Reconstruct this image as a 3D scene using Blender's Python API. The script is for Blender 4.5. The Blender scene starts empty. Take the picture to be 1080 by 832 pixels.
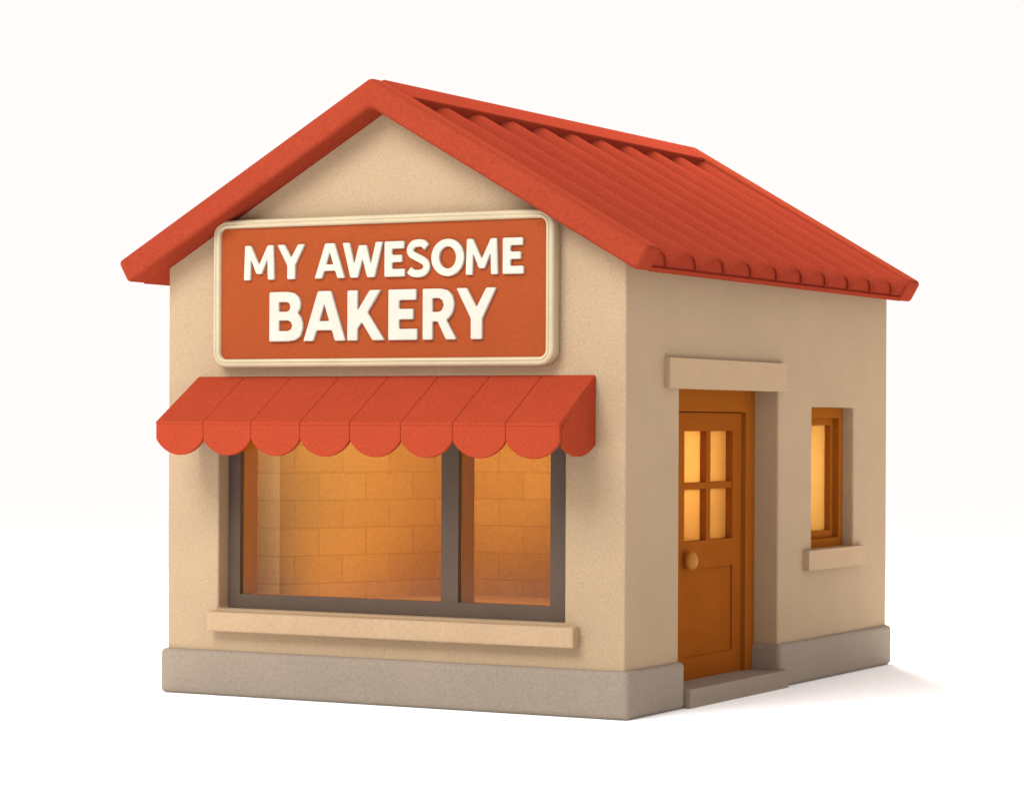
import bpy, bmesh, math, random
from mathutils import Vector, Matrix

scene = bpy.context.scene
col = scene.collection

# ------------------------------------------------------------------ materials
def srgb(r, g, b):
    f = lambda c: c/12.92 if c <= .04045 else ((c+.055)/1.055)**2.4
    return (f(r/255), f(g/255), f(b/255), 1)

def clay(name, rgb, rough=.75, grain=.10, gscale=38, bump=.12, blotch=.06, spec=.3):
    """matt moulded surface: fine grain + faint larger mottling + micro relief"""
    m = bpy.data.materials.new(name); m.use_nodes = True
    nt = m.node_tree; n = nt.nodes; l = nt.links
    p = n['Principled BSDF']
    p.inputs['Roughness'].default_value = rough
    p.inputs['Specular IOR Level'].default_value = spec
    tc = n.new('ShaderNodeTexCoord')
    a = n.new('ShaderNodeTexNoise'); a.inputs['Scale'].default_value = gscale
    a.inputs['Detail'].default_value = 3; a.inputs['Roughness'].default_value = .7
    b = n.new('ShaderNodeTexNoise'); b.inputs['Scale'].default_value = 2.2
    b.inputs['Detail'].default_value = 3
    l.new(tc.outputs['Object'], a.inputs['Vector']); l.new(tc.outputs['Object'], b.inputs['Vector'])
    def ramp(src, amt):
        mr = n.new('ShaderNodeMapRange')
        mr.inputs['From Min'].default_value = .3; mr.inputs['From Max'].default_value = .7
        mr.inputs['To Min'].default_value = 1-amt; mr.inputs['To Max'].default_value = 1+amt
        l.new(src.outputs['Fac'], mr.inputs['Value']); return mr
    ra, rb = ramp(a, grain), ramp(b, blotch)
    mu = n.new('ShaderNodeMath'); mu.operation = 'MULTIPLY'
    l.new(ra.outputs[0], mu.inputs[0]); l.new(rb.outputs[0], mu.inputs[1])
    vm = n.new('ShaderNodeVectorMath'); vm.operation = 'SCALE'
    vm.inputs[0].default_value = rgb[:3]
    l.new(mu.outputs[0], vm.inputs['Scale']); l.new(vm.outputs[0], p.inputs['Base Color'])
    bp = n.new('ShaderNodeBump'); bp.inputs['Strength'].default_value = bump
    bp.inputs['Distance'].default_value = .02
    l.new(a.outputs['Fac'], bp.inputs['Height']); l.new(bp.outputs[0], p.inputs['Normal'])
    return m

M = {}
M['stucco'] = clay('cream_stucco', (.342, .240, .146, 1), gscale=55, grain=.15, spec=.08, blotch=.03)
M['trim'] = clay('cream_trim', (.375, .255, .152, 1), grain=.09, spec=.08, blotch=.03)
M['plinth'] = clay('grey_plinth', (.242, .192, .146, 1), grain=.14, gscale=50, spec=.08, blotch=.03)
M['roof'] = clay('red_roof', (.243, .0320, .0155, 1), rough=.7, grain=.13, spec=0, blotch=.03)
M['barge'] = clay('red_barge', (.252, .0360, .0165, 1), rough=.6, grain=.13, spec=0, blotch=.03)
M['lining'] = clay('orange_lining', (.36, .128, .008, 1), rough=.7, grain=.06, spec=0, blotch=.03)
M['awning'] = clay('red_awning', (.298, .0410, .0175, 1), rough=.85, grain=.16, gscale=48, spec=0, blotch=.03)
M['panel'] = clay('rust_sign_panel', (.255, .050, .0145, 1), rough=.8, grain=.10, spec=.03, blotch=.03)
M['cream'] = clay('ivory_frame', (.425, .345, .222, 1), rough=.6, grain=.03, spec=.3)
M['letter'] = clay('ivory_letter', (.445, .41, .345, 1), rough=.6, grain=.02, bump=.03, spec=.2)
M['frame'] = clay('taupe_window_frame', (.083, .054, .037, 1), rough=.55, grain=.06, spec=.2)
M['wood'] = clay('brown_wood', (.25, .066, .008, 1), rough=.6, grain=.06, gscale=25, bump=.05, spec=.0, blotch=.04)
M['wood2'] = clay('amber_wood', (.265, .077, .009, 1), rough=.6, grain=.06, gscale=25, bump=.05, spec=.0, blotch=.04)
M['brass'] = clay('dull_brass', (.36, .135, .018, 1), rough=.45, grain=.04, spec=.12)
M['floor_in'] = clay('interior_boards', (.62, .36, .11, 1), rough=.6)
M['white'] = clay('white_ground', (1, 1, 1, 1), rough=.9, grain=0, bump=0, blotch=0, spec=0)

def brick_mat(name='orange_brick', k=(1, 1, 1)):
    m = bpy.data.materials.new(name); m.use_nodes = True
    nt = m.node_tree; n = nt.nodes; l = nt.links; p = n['Principled BSDF']
    p.inputs['Roughness'].default_value = .8; p.inputs['Specular IOR Level'].default_value = .2
    uv = n.new('ShaderNodeUVMap')
    bt = n.new('ShaderNodeTexBrick'); bt.offset = .5
    bt.inputs['Scale'].default_value = 1
    bt.inputs['Brick Width'].default_value = .574; bt.inputs['Row Height'].default_value = .282
    bt.inputs['Mortar Size'].default_value = .012; bt.inputs['Mortar Smooth'].default_value = 1
    bt.inputs['Color1'].default_value = [a*b for a, b in zip((.66, .335, .07), k)] + [1]; bt.inputs['Color2'].default_value = [a*b for a, b in zip((.62, .305, .06), k)] + [1]
    bt.inputs['Mortar'].default_value = [a*b for a, b in zip((.56, .268, .050), k)] + [1]
    l.new(uv.outputs[0], bt.inputs['Vector'])
    nz = n.new('ShaderNodeTexNoise'); nz.inputs['Scale'].default_value = 30; nz.inputs['Detail'].default_value = 3
    tc = n.new('ShaderNodeTexCoord'); l.new(tc.outputs['Object'], nz.inputs['Vector'])
    mr = n.new('ShaderNodeMapRange'); mr.inputs['To Min'].default_value = .84; mr.inputs['To Max'].default_value = 1.16
    l.new(nz.outputs['Fac'], mr.inputs['Value'])
    vm = n.new('ShaderNodeVectorMath'); vm.operation = 'SCALE'
    l.new(bt.outputs['Color'], vm.inputs[0]); l.new(mr.outputs[0], vm.inputs['Scale'])
    l.new(vm.outputs[0], p.inputs['Base Color'])
    bp = n.new('ShaderNodeBump'); bp.invert = True; bp.inputs['Strength'].default_value = .3; bp.inputs['Distance'].default_value = .012
    l.new(bt.outputs['Fac'], bp.inputs['Height']); l.new(bp.outputs[0], p.inputs['Normal'])
    return m
M['brick'] = brick_mat()
M['lit_pier_brick'] = brick_mat('lit_pier_brick', (1.5, 1.9, 3.6))  # brick colour lightened on the pier, standing in for lamp light missing there

def clear_glass():
    m = bpy.data.materials.new('clear_glass'); m.use_nodes = True
    nt = m.node_tree; n = nt.nodes; l = nt.links; n.remove(n['Principled BSDF'])
    t = n.new('ShaderNodeBsdfTransparent'); g = n.new('ShaderNodeBsdfGlossy')
    g.inputs['Roughness'].default_value = .05
    mx = n.new('ShaderNodeMixShader'); mx.inputs[0].default_value = .012
    l.new(t.outputs[0], mx.inputs[1]); l.new(g.outputs[0], mx.inputs[2])
    l.new(mx.outputs[0], n['Material Output'].inputs['Surface'])
    return m
M['glass'] = clear_glass()

def lit_glass():
    m = bpy.data.materials.new('frosted_glass'); m.use_nodes = True
    n = m.node_tree.nodes; l = m.node_tree.links; n.remove(n['Principled BSDF'])
    t = n.new('ShaderNodeBsdfTranslucent'); t.inputs['Color'].default_value = (.92, .80, .58, 1)
    d = n.new('ShaderNodeBsdfDiffuse'); d.inputs['Color'].default_value = (.2, .12, .04, 1)
    mx = n.new('ShaderNodeMixShader'); mx.inputs[0].default_value = .25
    l.new(t.outputs[0], mx.inputs[1]); l.new(d.outputs[0], mx.inputs[2])
    l.new(mx.outputs[0], n['Material Output'].inputs['Surface'])
    return m
M['lit'] = lit_glass()

# ------------------------------------------------------------------ helpers
def link(name, me, mat, parent=None, recentre=True):
    for mm in ([mat] if mat else []):
        me.materials.append(mm)
    o = bpy.data.objects.new(name, me); col.objects.link(o)
    c = Vector((0, 0, 0))
    if recentre:
        vs = [v.co for v in me.vertices]
        lo = Vector([min(v[i] for v in vs) for i in range(3)]); hi = Vector([max(v[i] for v in vs) for i in range(3)])
        c = (lo+hi)/2
        if parent is None: c.z = lo.z
        me.transform(Matrix.Translation(-c))
    base = Vector((0, 0, 0)); q = parent
    while q: base += q.location; q = q.parent
    if parent: o.parent = parent
    o.location = c - base
    return o

def obj(name, bm, mat, parent=None, smooth=False):
    bmesh.ops.recalc_face_normals(bm, faces=bm.faces[:])
    me = bpy.data.meshes.new(name); bm.to_mesh(me); bm.free()
    if smooth:
        me.polygons.foreach_set('use_smooth', [True]*len(me.polygons))
        me.set_sharp_from_angle(angle=math.radians(40))
    return link(name, me, mat, parent)

def merge(dst, src):
    me = bpy.data.meshes.new('tmp'); src.to_mesh(me); src.free(); dst.from_mesh(me); bpy.data.meshes.remove(me)

def bev(bm, w, seg=3):
    if w > 0:
        es = [e for e in bm.edges if len(e.link_faces) == 2 and e.calc_face_angle(0) > .35]
        bmesh.ops.bevel(bm, geom=es, offset=w, segments=seg, affect='EDGES', profile=.5, clamp_overlap=True)

def box(bm, x0, x1, y0, y1, z0, z1, w=.015, seg=3):
    b = bmesh.new()
    vs = [b.verts.new((x, y, z)) for z in (z0, z1) for y in (y0, y1) for x in (x0, x1)]
    for f in ((0, 2, 3, 1), (4, 5, 7, 6), (0, 1, 5, 4), (1, 3, 7, 5), (3, 2, 6, 7), (2, 0, 4, 6)):
        b.faces.new([vs[i] for i in f])
    bev(b, w, seg); merge(bm, b)

def prism(bm, pts0, pts1, w=0, seg=3):
    """solid between two matching closed outlines"""
    b = bmesh.new()
    A = [b.verts.new(p) for p in pts0]; B = [b.verts.new(p) for p in pts1]
    b.faces.new(A); b.faces.new(B[::-1]); n = len(A)
    for i in range(n):
        b.faces.new((A[i], A[(i+1) % n], B[(i+1) % n], B[i]))
    bmesh.ops.recalc_face_normals(b, faces=b.faces[:])
    bev(b, w, seg); merge(bm, b)

def empty(name, loc, parent=None):
    o = bpy.data.objects.new(name, None); col.objects.link(o); o.empty_display_size = .3
    o.location = loc; o.parent = parent
    return o

def tag(o, label, cat, group=None):
    o['label'] = label; o['category'] = cat
    if group: o['group'] = group

# ------------------------------------------------------------------ dimensions
W = 2.51            # half width
D = 6.66            # depth
TAN = .573; ANG = math.atan(TAN); CS, SN = math.cos(ANG), math.sin(ANG)
ZU = 5.612          # apex of roof underside
EX = 2.772          # half span of underside
T = .235            # roof thickness at the barge boards
def rp(u, w, s=1):  # point of the roof section: u = horizontal run of the underside, w = height across the slope
    return (s*(u + w*SN), ZU - TAN*u + w*CS)

bakery = empty('bakery', (0, D/2, 0))
tag(bakery, 'small cream stucco bakery shop with red corrugated gable roof and grey plinth', 'shop')

# ------------------------------------------------------------------ walls (shell with openings)
def shell():
    bm = bmesh.new(); e = .03
    zt = ZU - TAN*W + e; za = ZU + e
    out = [(-W, 0.02), (W, 0.02), (W, zt), (0, za), (-W, zt)]
    prism(bm, [(x, 0, z) for x, z in out], [(x, D, z) for x, z in out])
    me = bpy.data.meshes.new('wall'); bm.to_mesh(me); bm.free()
    o = bpy.data.objects.new('wall', me); col.objects.link(o)
    cutters = []
    def cut(b):
        m2 = bpy.data.meshes.new('cut'); bmesh.ops.recalc_face_normals(b, faces=b.faces[:]); b.to_mesh(m2); b.free()
        c = bpy.data.objects.new('cut', m2); col.objects.link(c); cutters.append(c)
        md = o.modifiers.new('b', 'BOOLEAN'); md.operation = 'DIFFERENCE'; md.object = c; md.solver = 'EXACT'
    t = .30; Wi = W - t
    b = bmesh.new(); zi = ZU - TAN*Wi - .1
    inn = [(-Wi, .1), (Wi, .1), (Wi, zi), (0, ZU-.1), (-Wi, zi)]
    prism(b, [(x, t, z) for x, z in inn], [(x, D-t, z) for x, z in inn]); cut(b)
    b = bmesh.new(); box(b, -1.908, 1.897, -.5, .8, .845, 2.98, 0); cut(b)        # shop window
    b = bmesh.new(); box(b, 1.9, 3.2, 1.15, 3.55, .10, 3.02, 0); cut(b)          # door
    b = bmesh.new(); box(b, 1.9, 3.2, 4.45, 5.65, 1.34, 2.85, 0); cut(b)         # side window
    md = o.modifiers.new('bv', 'BEVEL'); md.width = .02; md.segments = 3; md.limit_method = 'ANGLE'; md.angle_limit = .7
    dg = bpy.context.evaluated_depsgraph_get(); dg.update()
    me2 = bpy.data.meshes.new_from_object(o.evaluated_get(dg))
    for c in cutters + [o]: bpy.data.objects.remove(c)
    me2.name = 'wall'
    return link('wall', me2, M['stucco'], bakery)
shell()

# ------------------------------------------------------------------ plinth + step
P = .055
bm = bmesh.new()
pl = .44
def lpoly(pts, z0, z1, w): prism(bm, [(x, y, z0) for x, y in pts], [(x, y, z1) for x, y in pts], w)
xi = W-.33
lpoly([(-W-P, -P), (W+P, -P), (W+P, 1.185), (xi, 1.185), (xi, .25), (-W+.2, .25), (-W+.2, D-.2), (xi, D-.2),
       (xi, 3.50), (W+P, 3.50), (W+P, D+P), (-W-P, D+P)], 0, pl, .048)
obj('plinth', bm, M['plinth'], bakery)
bm = bmesh.new(); box(bm, W-.36, W+P+.045, 1.20, 3.60, 0, .178, .045, 4); obj('doorstep', bm, M['plinth'], bakery)

# ------------------------------------------------------------------ roof
Y0, Y1 = -.34, -.045            # front barge
YB = 6.33; YE = 6.70; YA = 6.98  # back barge
UE = EX
bm = bmesh.new()
for s in (1, -1):
    # two-band deck under the corrugated sheets
    for (w0, w1, du, bw) in ((0, .050, -.004, .012), (.046, .066, -.03, 0), (.062, .098, -.024, .008)):
        sec = [rp(0.0, w0), rp(UE+du, w0), rp(UE+du, w1), rp(0.0, w1)]
        sec[0] = (0, sec[0][1]); sec[3] = (0, ZU + w1/CS); sec[0] = (0, ZU + w0/CS)
        prism(bm, [(s*x, Y1-.02, z) for x, z in sec], [(s*x, YB+.05, z) for x, z in sec], bw)
roof = obj('roof', bm, M['roof'], bakery)

def corrugated(s):
    bm = bmesh.new(); per = 32; pitch = .642; y_tr = .224
    ya, yb = Y1-.03, YB+.06
    ys = []; n = int((yb-ya)/pitch*per)
    ys = [ya + (yb-ya)*i/n for i in range(n+1)]
    def top(y):
        t = (y-y_tr)/pitch
        a = abs(math.sin(math.pi*t))
        fr = t - math.floor(t); q = min(1, abs(2*fr-1)/.98); e = (1-q**1.9)**.72
        return .085 + .152*e
    us = [0, .25, .5, .75, .965, .99, 1]
    rows = []
    for f in us:
        u = f*UE
        lip = (-.008 if f == 1 else 0) - .022*(1-f)
        r = []
        for y in ys:
            yy = ya + (y-ya)*(1 + .042*(1-f))
            x, z = rp(u, max(top(y)+lip, .06))
            if f == 0: x = 0; z = ZU + max(top(y)+lip, .06)/CS
            r.append(bm.verts.new((s*x, yy, z)))
        rows.append(r)
    # thin rolled lip, then the closed end set back under it
    for (f, cut) in ((1, .020), (1-.026/UE, .020)):
        r = []
        for y in ys:
            yy = ya + (y-ya)*(1 + .042*(1-f)); x, z = rp(f*UE, max(top(y)-.008-cut, .066))
            r.append(bm.verts.new((s*x, yy, z)))
        rows.append(r)
    bot = []
    for f in (0, 1-.026/UE):
        r = []
        for y in ys:
            yy = ya + (y-ya)*(1 + .042*(1-f)); x, z = rp(f*UE, (.064 if f else .06))
            if f == 0: x = 0; z = ZU + .060/CS
            r.append(bm.verts.new((s*x, yy, z)))
        bot.append(r)
    for a, b in zip(rows, rows[1:]):
        for i in range(n): bm.faces.new((a[i], a[i+1], b[i+1], b[i]))
    for i in range(n):
        bm.faces.new((rows[-1][i], rows[-1][i+1], bot[1][i+1], bot[1][i]))
        bm.faces.new((bot[0][i], bot[0][i+1], bot[1][i+1], bot[1][i]))
        bm.faces.new((rows[0][i], rows[0][i+1], bot[0][i+1], bot[0][i]))
    bm.faces.new([r[0] for r in rows] + [bot[1][0], bot[0][0]])
    bm.faces.new([r[-1] for r in rows] + [bot[1][-1], bot[0][-1]])
    return obj('corrugated_sheet', bm, M['roof'], roof, smooth=True)
corrugated(1); corrugated(-1)

def barge(ya_tip, yb_tip, ya_ap, yb_ap, w0, w1):
    o = [rp(UE, w1, -1), (0, ZU + w1/CS), rp(UE, w1), rp(UE, w0), (0, ZU + w0/CS), rp(UE, w0, -1)]
    fr = [0, 1, 0, 0, 1, 0]
    bm = bmesh.new()
    prism(bm, [(x, ya_ap if k else ya_tip, z) for (x, z), k in zip(o, fr)],
              [(x, yb_ap if k else yb_tip, z) for (x, z), k in zip(o, fr)], .048, 5)
    return obj('barge_board', bm, M['barge'], roof)
barge(Y0, Y1, Y0, Y1, -.002, .243)
barge(YB, YE, YB+.26, YA, -.004, .256)
bm = bmesh.new()
cw = .20
sec = [rp(cw, .250, -1), (0, ZU + .250/CS), rp(cw, .250), rp(cw, .15), (0, ZU + .145/CS), rp(cw, .145, -1)]
prism(bm, [(x, Y1-.05, z) for x, z in sec], [(x, YB+.27, z) for x, z in sec], .02)
obj('ridge_cap', bm, M['roof'], roof)

# ------------------------------------------------------------------ shop window
FY = .17
bm = bmesh.new()
X0, X1, Z0, Z1 = -1.905, 1.894, .848, 2.977
xa, xm0, xm1, xb = -1.77, .503, .686, 1.66
def bars(bm, y0, y1, rects, w): 
    for r in rects: box(bm, r[0], r[1], y0, y1, r[2], r[3], w)
def grid_frame(bm, y0, y1, xo0, xo1, zo0, zo1, holes, w):
    """frame plate with rectangular holes (list sorted left to right, same z range)"""
    z0, z1 = holes[0][2], holes[0][3]
    box(bm, xo0, xo1, y0, y1, zo0, z0, w); box(bm, xo0, xo1, y0, y1, z1, zo1, w)
    xs = [xo0] + [v for h in holes for v in h[:2]] + [xo1]
    for i in range(0, len(xs), 2): box(bm, xs[i], xs[i+1], y0, y1, z0-.001, z1+.001, w)
grid_frame(bm, FY, FY+.06, X0, X1, Z0, Z1, [(xa, xm0, .985, 2.85), (xm1, xb, .985, 2.85)], .008)
shopwin = obj('shop_window', bm, M['frame'], bakery)
for a, b in ((xa, xm0), (xm1, xb)):
    # timber lining behind each light
    bm = bmesh.new()
    g = .02
    for (p, q, r, t) in ((a-.05, a+.004, .95, 2.86), (b-.004, b+.05, .95, 2.86)):
        box(bm, p, q, FY+.065, FY+.30, r, t, .004)
    box(bm, a-.05, b+.05, FY+.065, FY+.30, .93, .975, .004)
    obj('lining', bm, M['lining'], shopwin)
    bm = bmesh.new(); box(bm, a-.02, b+.02, FY+.03, FY+.042, .97, 2.86, 0); obj('pane', bm, M['glass'], shopwin)
bm = bmesh.new()
prism(bm, [(-1.955, -.135, .632), (-1.955, .15, .632), (-1.955, .16, .846), (-1.955, -.135, .822)],
          [(2.052, -.135, .632), (2.052, .15, .632), (2.052, .16, .846), (2.052, -.135, .822)], .022)
# keep the part inside the opening clear of the jambs
obj('window_sill', bm, M['trim'], bakery)

# ------------------------------------------------------------------ interior
K0, KC = Vector((-1.84, 1.0)), Vector((-.87, 2.95))          # pier edge, (rounded) room corner
sdir = (KC-K0).normalized(); fil = .22
A_, B_ = KC - sdir*fil, KC + Vector((fil, 0))
path = [K0] + [A_*(1-t)**2 + KC*2*t*(1-t) + B_*t*t for t in [k/10 for k in range(11)]] + [Vector((.62, 2.95)), Vector((1.88, .31))]
def run(bm, uvl, pts, us, z0, z1):
    col_ = [(bm.verts.new((p[0], p[1], z0)), bm.verts.new((p[0], p[1], z1))) for p in pts]
    for k in range(len(pts)-1):
        f = bm.faces.new((col_[k][0], col_[k+1][0], col_[k+1][1], col_[k][1])); f.smooth = len(pts) > 3
        for lp, uv in zip(f.loops, ((us[k], z0), (us[k+1], z0), (us[k+1], z1), (us[k], z1))):
            lp[uvl].uv = (uv[0], uv[1] - (1.025 % .282) + .282*4)
bm = bmesh.new(); uvl = bm.loops.layers.uv.new('UVMap')
us = [0]
for p, q in zip(path, path[1:]): us.append(us[-1] + (q-p).length)
ph = us[-2] - (.62 + .39)                 # arc length at the joint x=-.083 on the back wall
us = [u - ph + .574*8 + (.16 if k < 6 else 0) for k, u in enumerate(us)]
run(bm, uvl, path, us, .5, 4.3)
bmesh.ops.remove_doubles(bm, verts=bm.verts, dist=1e-5)
me = bpy.data.meshes.new('interior_brick_wall'); bm.to_mesh(me); bm.free()
o = link('interior_brick_wall', me, M['brick'], bakery)
bm = bmesh.new(); uvl = bm.loops.layers.uv.new('UVMap')
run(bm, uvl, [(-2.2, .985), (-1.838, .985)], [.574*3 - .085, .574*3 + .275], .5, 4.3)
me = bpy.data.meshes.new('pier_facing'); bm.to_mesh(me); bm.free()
o2 = link('pier_facing', me, M['lit_pier_brick'], bakery)
sd = o.modifiers.new('thick', 'SOLIDIFY'); sd.thickness = .1; sd.offset = -1
bm = bmesh.new(); box(bm, -W+.29, 1.75, .29, 3.0, .72, .86, 0); obj('interior_floor', bm, M['floor_in'], bakery)

# ------------------------------------------------------------------ side door
FX = 2.25
bm = bmesh.new()
def sbox(bm, x0, x1, y0, y1, z0, z1, w=.008): box(bm, x0, x1, y0, y1, z0, z1, w)
sbox(bm, FX-.25, FX, 1.152, 1.385, .163, 3.018); sbox(bm, FX-.25, FX, 3.32, 3.548, .163, 3.018)
sbox(bm, FX-.25, FX, 1.38, 3.325, 2.79, 3.016)
sbox(bm, FX-.26, FX-.215, 1.37, 1.44, .163, 2.8, 0); sbox(bm, FX-.26, FX-.215, 3.27, 3.34, .163, 2.8, 0); sbox(bm, FX-.26, FX-.215, 1.37, 3.34, 2.74, 2.81, 0)
doorframe = obj('door_frame', bm, M['wood2'], bakery)
LX = FX-.045
ya, yb, yc, yd = 1.93, 2.46, 2.56, 3.09
r0, r1, r2, r3 = 1.525, 2.03, 2.095, 2.60
bm = bmesh.new()
y0, y1 = 1.392, 3.313
sbox(bm, LX-.16, LX, y0, ya, .172, 2.78, .006); sbox(bm, LX-.16, LX, yd, y1, .172, 2.78, .006)   # stiles
sbox(bm, LX-.16, LX, ya, yd, r3, 2.78, .006)                                            # top rail
sbox(bm, LX-.16, LX, ya, yd, 1.255, r0, .006)                                           # lock rail
sbox(bm, LX-.16, LX, ya, yd, .172, .40, .006)                                           # bottom rail
sbox(bm, LX-.14, LX-.018, ya-.02, yd+.02, .39, 1.265, .004)                             # sunk panel
door = obj('door', bm, M['wood'], bakery)
bm = bmesh.new()
sbox(bm, LX-.12, LX-.006, yb, yc, r0, r3, .006)
sbox(bm, LX-.115, LX-.009, ya, yd, r1, r2, .006)
obj('glazing_bar', bm, M['wood'], door)
for (p, q) in ((ya, yb), (yc, yd)):
    for (r, t) in ((r0, r1), (r2, r3)):
        bm = bmesh.new(); sbox(bm, LX-.09, LX-.075, p-.01, q+.01, r-.01, t+.01, 0); obj('pane', bm, M['lit'], door)
# knob: turned profile about the x axis
bm = bmesh.new()
prof = [(-.004, .06)] + [(.062 + .066*math.sin(a), .094*math.cos(a)) for a in [math.radians(d) for d in range(-54, 90, 12)]] + [(.128, 0)]
rings = []
for dx, r in prof:
    if r == 0: rings.append([bm.verts.new((LX+dx, 1.955, 1.345))]); continue
    rings.append([bm.verts.new((LX+dx, 1.955+r*math.cos(a*math.pi/14), 1.345+r*math.sin(a*math.pi/14))) for a in range(28)])
bm.faces.new(rings[0])
for A, B in zip(rings, rings[1:]):
    for i in range(28):
        j = (i+1) % 28
        if len(B) == 1: bm.faces.new((A[i], A[j], B[0]))
        else: bm.faces.new((A[i], A[j], B[j], B[i]))
obj('door_knob', bm, M['brass'], door, smooth=True)
bm = bmesh.new(); box(bm, W-.1, W+.055, .82, 3.64, 3.0, 3.285, .028); obj('door_lintel', bm, M['trim'], bakery)

# ------------------------------------------------------------------ side window
bm = bmesh.new(); SX = 2.385
ys0, ys1, zs0, zs1 = 4.452, 5.648, 1.343, 2.848
def yz_frame(bm, x0, x1, y0, y1, z0, z1, t, w=.008):
    sbox(bm, x0, x1, y0, y0+t, z0, z1, w); sbox(bm, x0, x1, y1-t, y1, z0, z1, w)
    sbox(bm, x0, x1, y0+t-.001, y1-t+.001, z0, z0+t, w); sbox(bm, x0, x1, y0+t-.001, y1-t+.001, z1-t, z1, w)
yz_frame(bm, SX-.16, SX, ys0, ys1, zs0, zs1, .11)
sidewin = obj('side_window', bm, M['wood2'], bakery)
bm = bmesh.new(); yz_frame(bm, SX-.20, SX-.07, ys0+.112, ys1-.112, zs0+.112, zs1-.112, .075, .012)
obj('sash', bm, M['wood2'], sidewin)
bm = bmesh.new(); sbox(bm, SX-.15, SX-.135, ys0+.17, ys1-.17, zs0+.17, zs1-.17, 0); obj('pane', bm, M['lit'], sidewin)
bm = bmesh.new(); box(bm, W-.13, W+.065, 4.23, 5.86, 1.15, 1.358, .05); obj('window_sill', bm, M['trim'], bakery)

# ------------------------------------------------------------------ sign
sign = empty('shop_sign', (0, 0, 3.9))
tag(sign, 'rust red sign board with ivory rim and raised MY AWESOME BAKERY lettering', 'sign')
def rrect(x0, x1, z0, z1, r, y, n=8):
    pts = []
    for cx, cz, a0 in ((x1-r, z1-r, 0), (x0+r, z1-r, 90), (x0+r, z0+r, 180), (x1-r, z0+r, 270)):
        for k in range(n+1):
            a = math.radians(a0 + 90*k/n); pts.append((cx+r*math.cos(a), y, cz+r*math.sin(a)))
    return pts
sx0, sx1, sz0, sz1, R = -1.89, 1.842, 3.193, 4.622, .15
bm = bmesh.new()
# swept rim section: (inset from outer edge, y)
secn = [(.012, -.004), (0, -.02), (0, -.115), (.006, -.135), (.02, -.147), (.032, -.149), (.040, -.140), (.046, -.140), (.054, -.150),
        (.066, -.149), (.078, -.138), (.083, -.118), (.083, -.06)]
loops = []
for ins, y in secn:
    r = max(R-ins, .03)
    loops.append([bm.verts.new(p) for p in rrect(sx0+ins, sx1-ins, sz0+ins, sz1-ins, r, y)])
for A, B in zip(loops, loops[1:]):
    n = len(A)
    for i in range(n): bm.faces.new((A[i], A[(i+1) % n], B[(i+1) % n], B[i]))
bm.faces.new(loops[0]); bm.faces.new(loops[-1][::-1])
obj('sign_rim', bm, M['cream'], sign, smooth=True)
bm = bmesh.new(); i = .0835
prism(bm, rrect(sx0+i, sx1-i, sz0+i, sz1-i, R-i+.002, -.062), rrect(sx0+i, sx1-i, sz0+i, sz1-i, R-i+.002, -.112))
obj('sign_panel', bm, M['panel'], sign)

def rounded(pts, r):
    out = []; n = len(pts)
    for i in range(n):
        p, q, t = Vector(pts[i-1]), Vector(pts[i]), Vector(pts[(i+1) % n])
        a, b = p-q, t-q; ra, rb = min(r, a.length*.4), min(r, b.length*.4)
        A, B = q + a.normalized()*ra, q + b.normalized()*rb
        for k in range(5):
            h = k/4; out.append(A*(1-h)**2 + q*2*h*(1-h) + B*h*h)
    return out
def spline(pts, per=8):
    P = [Vector(p) for p in pts]; P = [P[0]*2-P[1]] + P + [P[-1]*2-P[-2]]; out = []
    for i in range(1, len(P)-2):
        for k in range(per):
            t = k/per; a, b, c, d = P[i-1:i+3]
            out.append(.5*(2*b + (c-a)*t + (2*a-5*b+4*c-d)*t*t + (3*b-a-3*c+d)*t**3))
    return out + [P[-2]]
def oval(cx, cy, rx, ry, n=36): return [(cx+rx*math.cos(2*math.pi*k/n), cy+ry*math.sin(2*math.pi*k/n)) for k in range(n)]
EE = [(0,0),(0,1),(.965,1),(.965,.785),(.375,.785),(.375,.615),(.865,.615),(.865,.405),(.375,.405),(.375,.222),(1,.222),(1,0)]
GLYPH = {
 'M': [[(0,0),(.035,1),(.225,1),(.5,.44),(.775,1),(.965,1),(1,0),(.785,0),(.765,.58),(.585,.17),(.415,.17),(.235,.58),(.215,0)]],
 'Y': [[(0,1),(.262,1),(.508,.625),(.75,1),(1,1),(.65,.40),(.65,0),(.365,0),(.365,.40)]],
 'A': [[(0,0),(.345,1),(.655,1),(1,0),(.752,0),(.682,.212),(.315,.212),(.242,0)], [(.385,.40),(.615,.40),(.5,.73)]],
 'W': [[(0,1),(.175,1),(.295,.39),(.405,.92),(.595,.92),(.705,.39),(.825,1),(1,1),(.80,0),(.615,0),(.50,.52),(.385,0),(.20,0)]],
 'E': [EE],
 'O': [oval(.5,.5,.5,.5), oval(.5,.5,.25,.29)],
 'B': [[(0,0),(0,1),(.55,1),(.75,.968),(.885,.88),(.94,.755),(.915,.645),(.845,.565),(.945,.48),(1,.36),(1,.25),(.93,.10),(.78,.022),(.58,0)],
       [(.29,.60),(.29,.79),(.52,.79),(.60,.76),(.63,.695),(.60,.63),(.52,.60)], [(.29,.212),(.29,.42),(.56,.42),(.65,.385),(.685,.315),(.65,.245),(.56,.212)]],
 'K': [[(0,0),(0,1),(.275,1),(.275,.60),(.60,1),(.90,1),(.545,.555),(1,0),(.68,0),(.39,.365),(.275,.235),(.275,0)]],
 'R': [[(0,0),(0,1),(.52,1),(.74,.962),(.88,.86),(.938,.70),(.90,.55),(.81,.445),(.70,.385),(1,0),(.69,0),(.445,.355),(.295,.355),(.295,0)],
       [(.295,.545),(.295,.81),(.48,.81),(.58,.77),(.625,.68),(.58,.585),(.48,.545)]],
}
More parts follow.
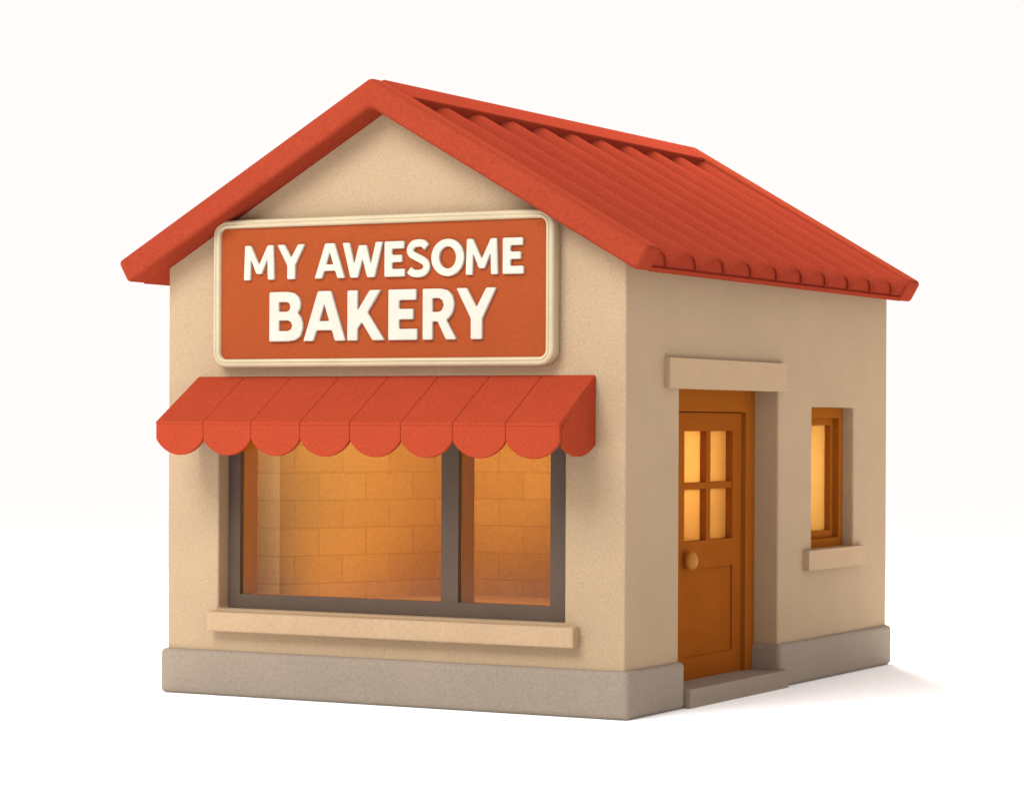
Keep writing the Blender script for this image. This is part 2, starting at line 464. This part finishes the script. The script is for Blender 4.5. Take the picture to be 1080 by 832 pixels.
SPINE = [(.85,.79),(.71,.885),(.5,.908),(.28,.868),(.17,.74),(.22,.62),(.40,.545),(.62,.468),(.81,.375),(.855,.25),(.73,.13),(.5,.092),(.27,.115),(.12,.20)]
def letter(ch, x0, x1, z0, z1):
    w, h = x1-x0, z1-z0
    if ch == 'S':
        th = .036
        sp = [Vector((p.x*w, p.y*h)) for p in spline(SPINE)]
        Lf, Rt = [], []
        for i, p in enumerate(sp):
            d = (sp[min(i+1, len(sp)-1)]-sp[max(i-1, 0)]).normalized(); nn = Vector((-d.y, d.x))*th
            Lf.append(p+nn); Rt.append(p-nn)
        loops = [rounded(Lf + Rt[::-1], .02)]
        loops = [[p for k, p in enumerate(loops[0])]]
    else:
        loops = [rounded([(x*w, y*h) for x, y in lp], .016 if k == 0 else .008) for k, lp in enumerate(GLYPH[ch])]
    cu = bpy.data.curves.new('letter', 'CURVE'); cu.dimensions = '2D'; cu.fill_mode = 'BOTH'
    for lp in loops:
        sl = cu.splines.new('POLY'); sl.points.add(len(lp)-1); sl.use_cyclic_u = True
        for pt, p in zip(sl.points, lp): pt.co = (p[0], p[1], 0, 1)
    cu.extrude = .010; cu.bevel_depth = .010; cu.bevel_resolution = 2; cu.offset = -.010
    t = bpy.data.objects.new('letter', cu); col.objects.link(t)
    dg = bpy.context.evaluated_depsgraph_get(); dg.update()
    me = bpy.data.meshes.new_from_object(t.evaluated_get(dg)); bpy.data.objects.remove(t); bpy.data.curves.remove(cu)
    for v in me.vertices:
        x, y, z = v.co
        v.co = (x0+x, -.125 - z, z0+y)
    me.materials.clear(); me.name = 'letter'
    return link('letter', me, M['letter'], sign)
row1 = [('M', -1.531, -1.179), ('Y', -1.149, -0.833), ('A', -0.723, -0.385), ('W', -0.412, 0.033), ('E', 0.051, 0.274),
        ('S', 0.287, 0.545), ('O', 0.557, 0.91), ('M', 0.925, 1.266), ('E', 1.314, 1.533)]
row2 = [('B', -1.235, -0.854), ('A', -0.848, -0.376), ('K', -0.355, 0.055), ('E', 0.096, 0.41), ('R', 0.468, 0.831), ('Y', 0.828, 1.25)]
for c, a, b in row1:
    e = .008 if c in 'SO' else 0
    letter(c, a, b, 4.034-e, 4.368+e)
for c, a, b in row2: letter(c, a, b, 3.440, 3.916)

# ------------------------------------------------------------------ awning
awning = empty('awning', (0, 0, 2.6))
tag(awning, 'red awning with scalloped valance above the front shop window', 'awning')
AX0, AX1, AY, ZT, ZF, ZN, ZB = -2.15, 2.205, -.70, 3.112, 2.664, 2.505, 2.352
N = 8; pw = (AX1-AX0)/N
# canopy: panels laid edge to edge, fine seams between them
bm = bmesh.new()
dy, dz = AY-.0, ZF-ZT; Ls = math.hypot(dy, dz); nx = Vector((0, dz/Ls, -dy/Ls))   # outward normal of the slope
if nx.z < 0: nx = -nx
th = .035
for k in range(N):
    xa_, xb_ = AX0 + k*pw + .0012, AX0 + (k+1)*pw - .0012
    s = [(-.004, ZT), (AY-.018, ZF+.004), (AY-.018, ZF-.022), (AY+.05, ZF-.022), (-.004, ZT-.055)]
    prism(bm, [(xa_, y, z) for y, z in s], [(xb_, y, z) for y, z in s], .010, 3)
obj('canopy', bm, M['awning'], awning)
def scallop_outline(a, b, ztop, zn, zb, n=16):
    h = (b-a)/2; sg = zn-zb; Rr = (h*h+sg*sg)/(2*sg); cx = (a+b)/2; cz = zb+Rr
    half = math.asin(min(1, h/Rr))
    if Rr-sg < 0: half = math.pi-half
    return [(a, ztop)] + [(cx + Rr*math.sin(t), cz - Rr*math.cos(t)) for t in [ -half + 2*half*i/n for i in range(n+1)]] + [(b, ztop)]
def valance_piece(bm, f, a, b, ztop, zn=ZN, zb=ZB, th=.045):
    o = scallop_outline(a, b, ztop, zn, zb)
    prism(bm, [f(u, z, 0) for u, z in o], [f(u, z, th) for u, z in o], .009, 3)
bm = bmesh.new()
for k in range(N):
    a, b = AX0 + k*pw + .001, AX0 + (k+1)*pw - .001
    valance_piece(bm, lambda u, z, t: (u, AY - .012 + t, z), a, b, ZF-.008)
obj('valance', bm, M['awning'], awning)
for s, X in ((1, AX1), (-1, AX0)):
    bm = bmesh.new()
    f = (lambda u, z, t: (X - .0 - t*s + s*.004, u, z))
    o = scallop_outline(AY+.036, -.004, ZF-.01, ZN-.03, ZB+.02)
    o = [(AY+.036, ZF-.03)] + o[1:-1] + [(-.004, ZT-.012)]
    prism(bm, [f(u, z, 0) for u, z in o], [f(u, z, .035) for u, z in o], .008, 3)
    obj('side_panel', bm, M['awning'], awning)

# ------------------------------------------------------------------ ground
bm = bmesh.new(); S = 400
bm.faces.new([bm.verts.new(p) for p in ((-S, -S, 0), (S, -S, 0), (S, S, 0), (-S, S, 0))])
g = obj('ground', bm, M['white']); g['kind'] = 'structure'

# ------------------------------------------------------------------ lights
w = bpy.data.worlds.new('World'); scene.world = w; w.use_nodes = True
bg = w.node_tree.nodes['Background']; bg.inputs['Color'].default_value = (1, .957, .942, 1); bg.inputs['Strength'].default_value = 1.02

def area(name, loc, target, size, power, color, sy=None):
    L = bpy.data.lights.new(name, 'AREA'); L.energy = power; L.size = size; L.color = color
    if sy: L.shape = 'RECTANGLE'; L.size_y = sy
    o = bpy.data.objects.new(name, L); col.objects.link(o); o.location = loc
    o.rotation_euler = (Vector(target)-Vector(loc)).to_track_quat('-Z', 'Y').to_euler()
    return o
area('key_softbox', (-1.8, -14.6, 15), (0, 1, 2.5), 9, 4300, (.93, .975, 1))
area('rim_softbox', (-6, 12, 14), (1, 3, 4.5), 9, 9500, (1, .98, .95))
area('shop_lamp', (-.35, .40, 3.7), (-.35, 2.2, 2.2), 3.2, 62, (1, .68, .30), .9)
area('low_fill', (-.1, .85, .95), (0, 2.8, 1.5), 2.4, 13, (1, .72, .28), .1)  # unseen fill light, added to brighten the lower brickwork
def point(name, loc, power, color, r):
    L = bpy.data.lights.new(name, 'POINT'); L.energy = power; L.color = color; L.shadow_soft_size = r
    o = bpy.data.objects.new(name, L); col.objects.link(o); o.location = loc
point('door_lamp', (1.22, 2.25, 2.3), 52, (1, .64, .25), .12)
point('side_lamp', (1.2, 4.95, 2.2), 80, (1, .64, .25), .12)

# ------------------------------------------------------------------ camera
cx, cy, cz, yaw, f, y0, rol = 13.2309, -22.0956, 2.6813, .49353, 2872.78, 444.845, .0046
C = bpy.data.cameras.new('camera'); cam = bpy.data.objects.new('camera', C); col.objects.link(cam)
C.sensor_width = 36; C.lens = f/1080*36; C.shift_y = (y0-416)/1080; C.clip_end = 2000
d = Vector((-math.sin(yaw), math.cos(yaw), 0)); r = Vector((math.cos(yaw), math.sin(yaw), 0)); u = Vector((0, 0, 1))
r2 = r*math.cos(rol) + u*math.sin(rol); u2 = u*math.cos(rol) - r*math.sin(rol)
m = Matrix((r2, u2, -d)).transposed().to_4x4(); m.translation = (cx, cy, cz)
cam.matrix_world = m
scene.camera = cam
scene.view_settings.view_transform = 'Standard'; scene.view_settings.look = 'None'
scene.view_settings.exposure = 0; scene.view_settings.gamma = 1
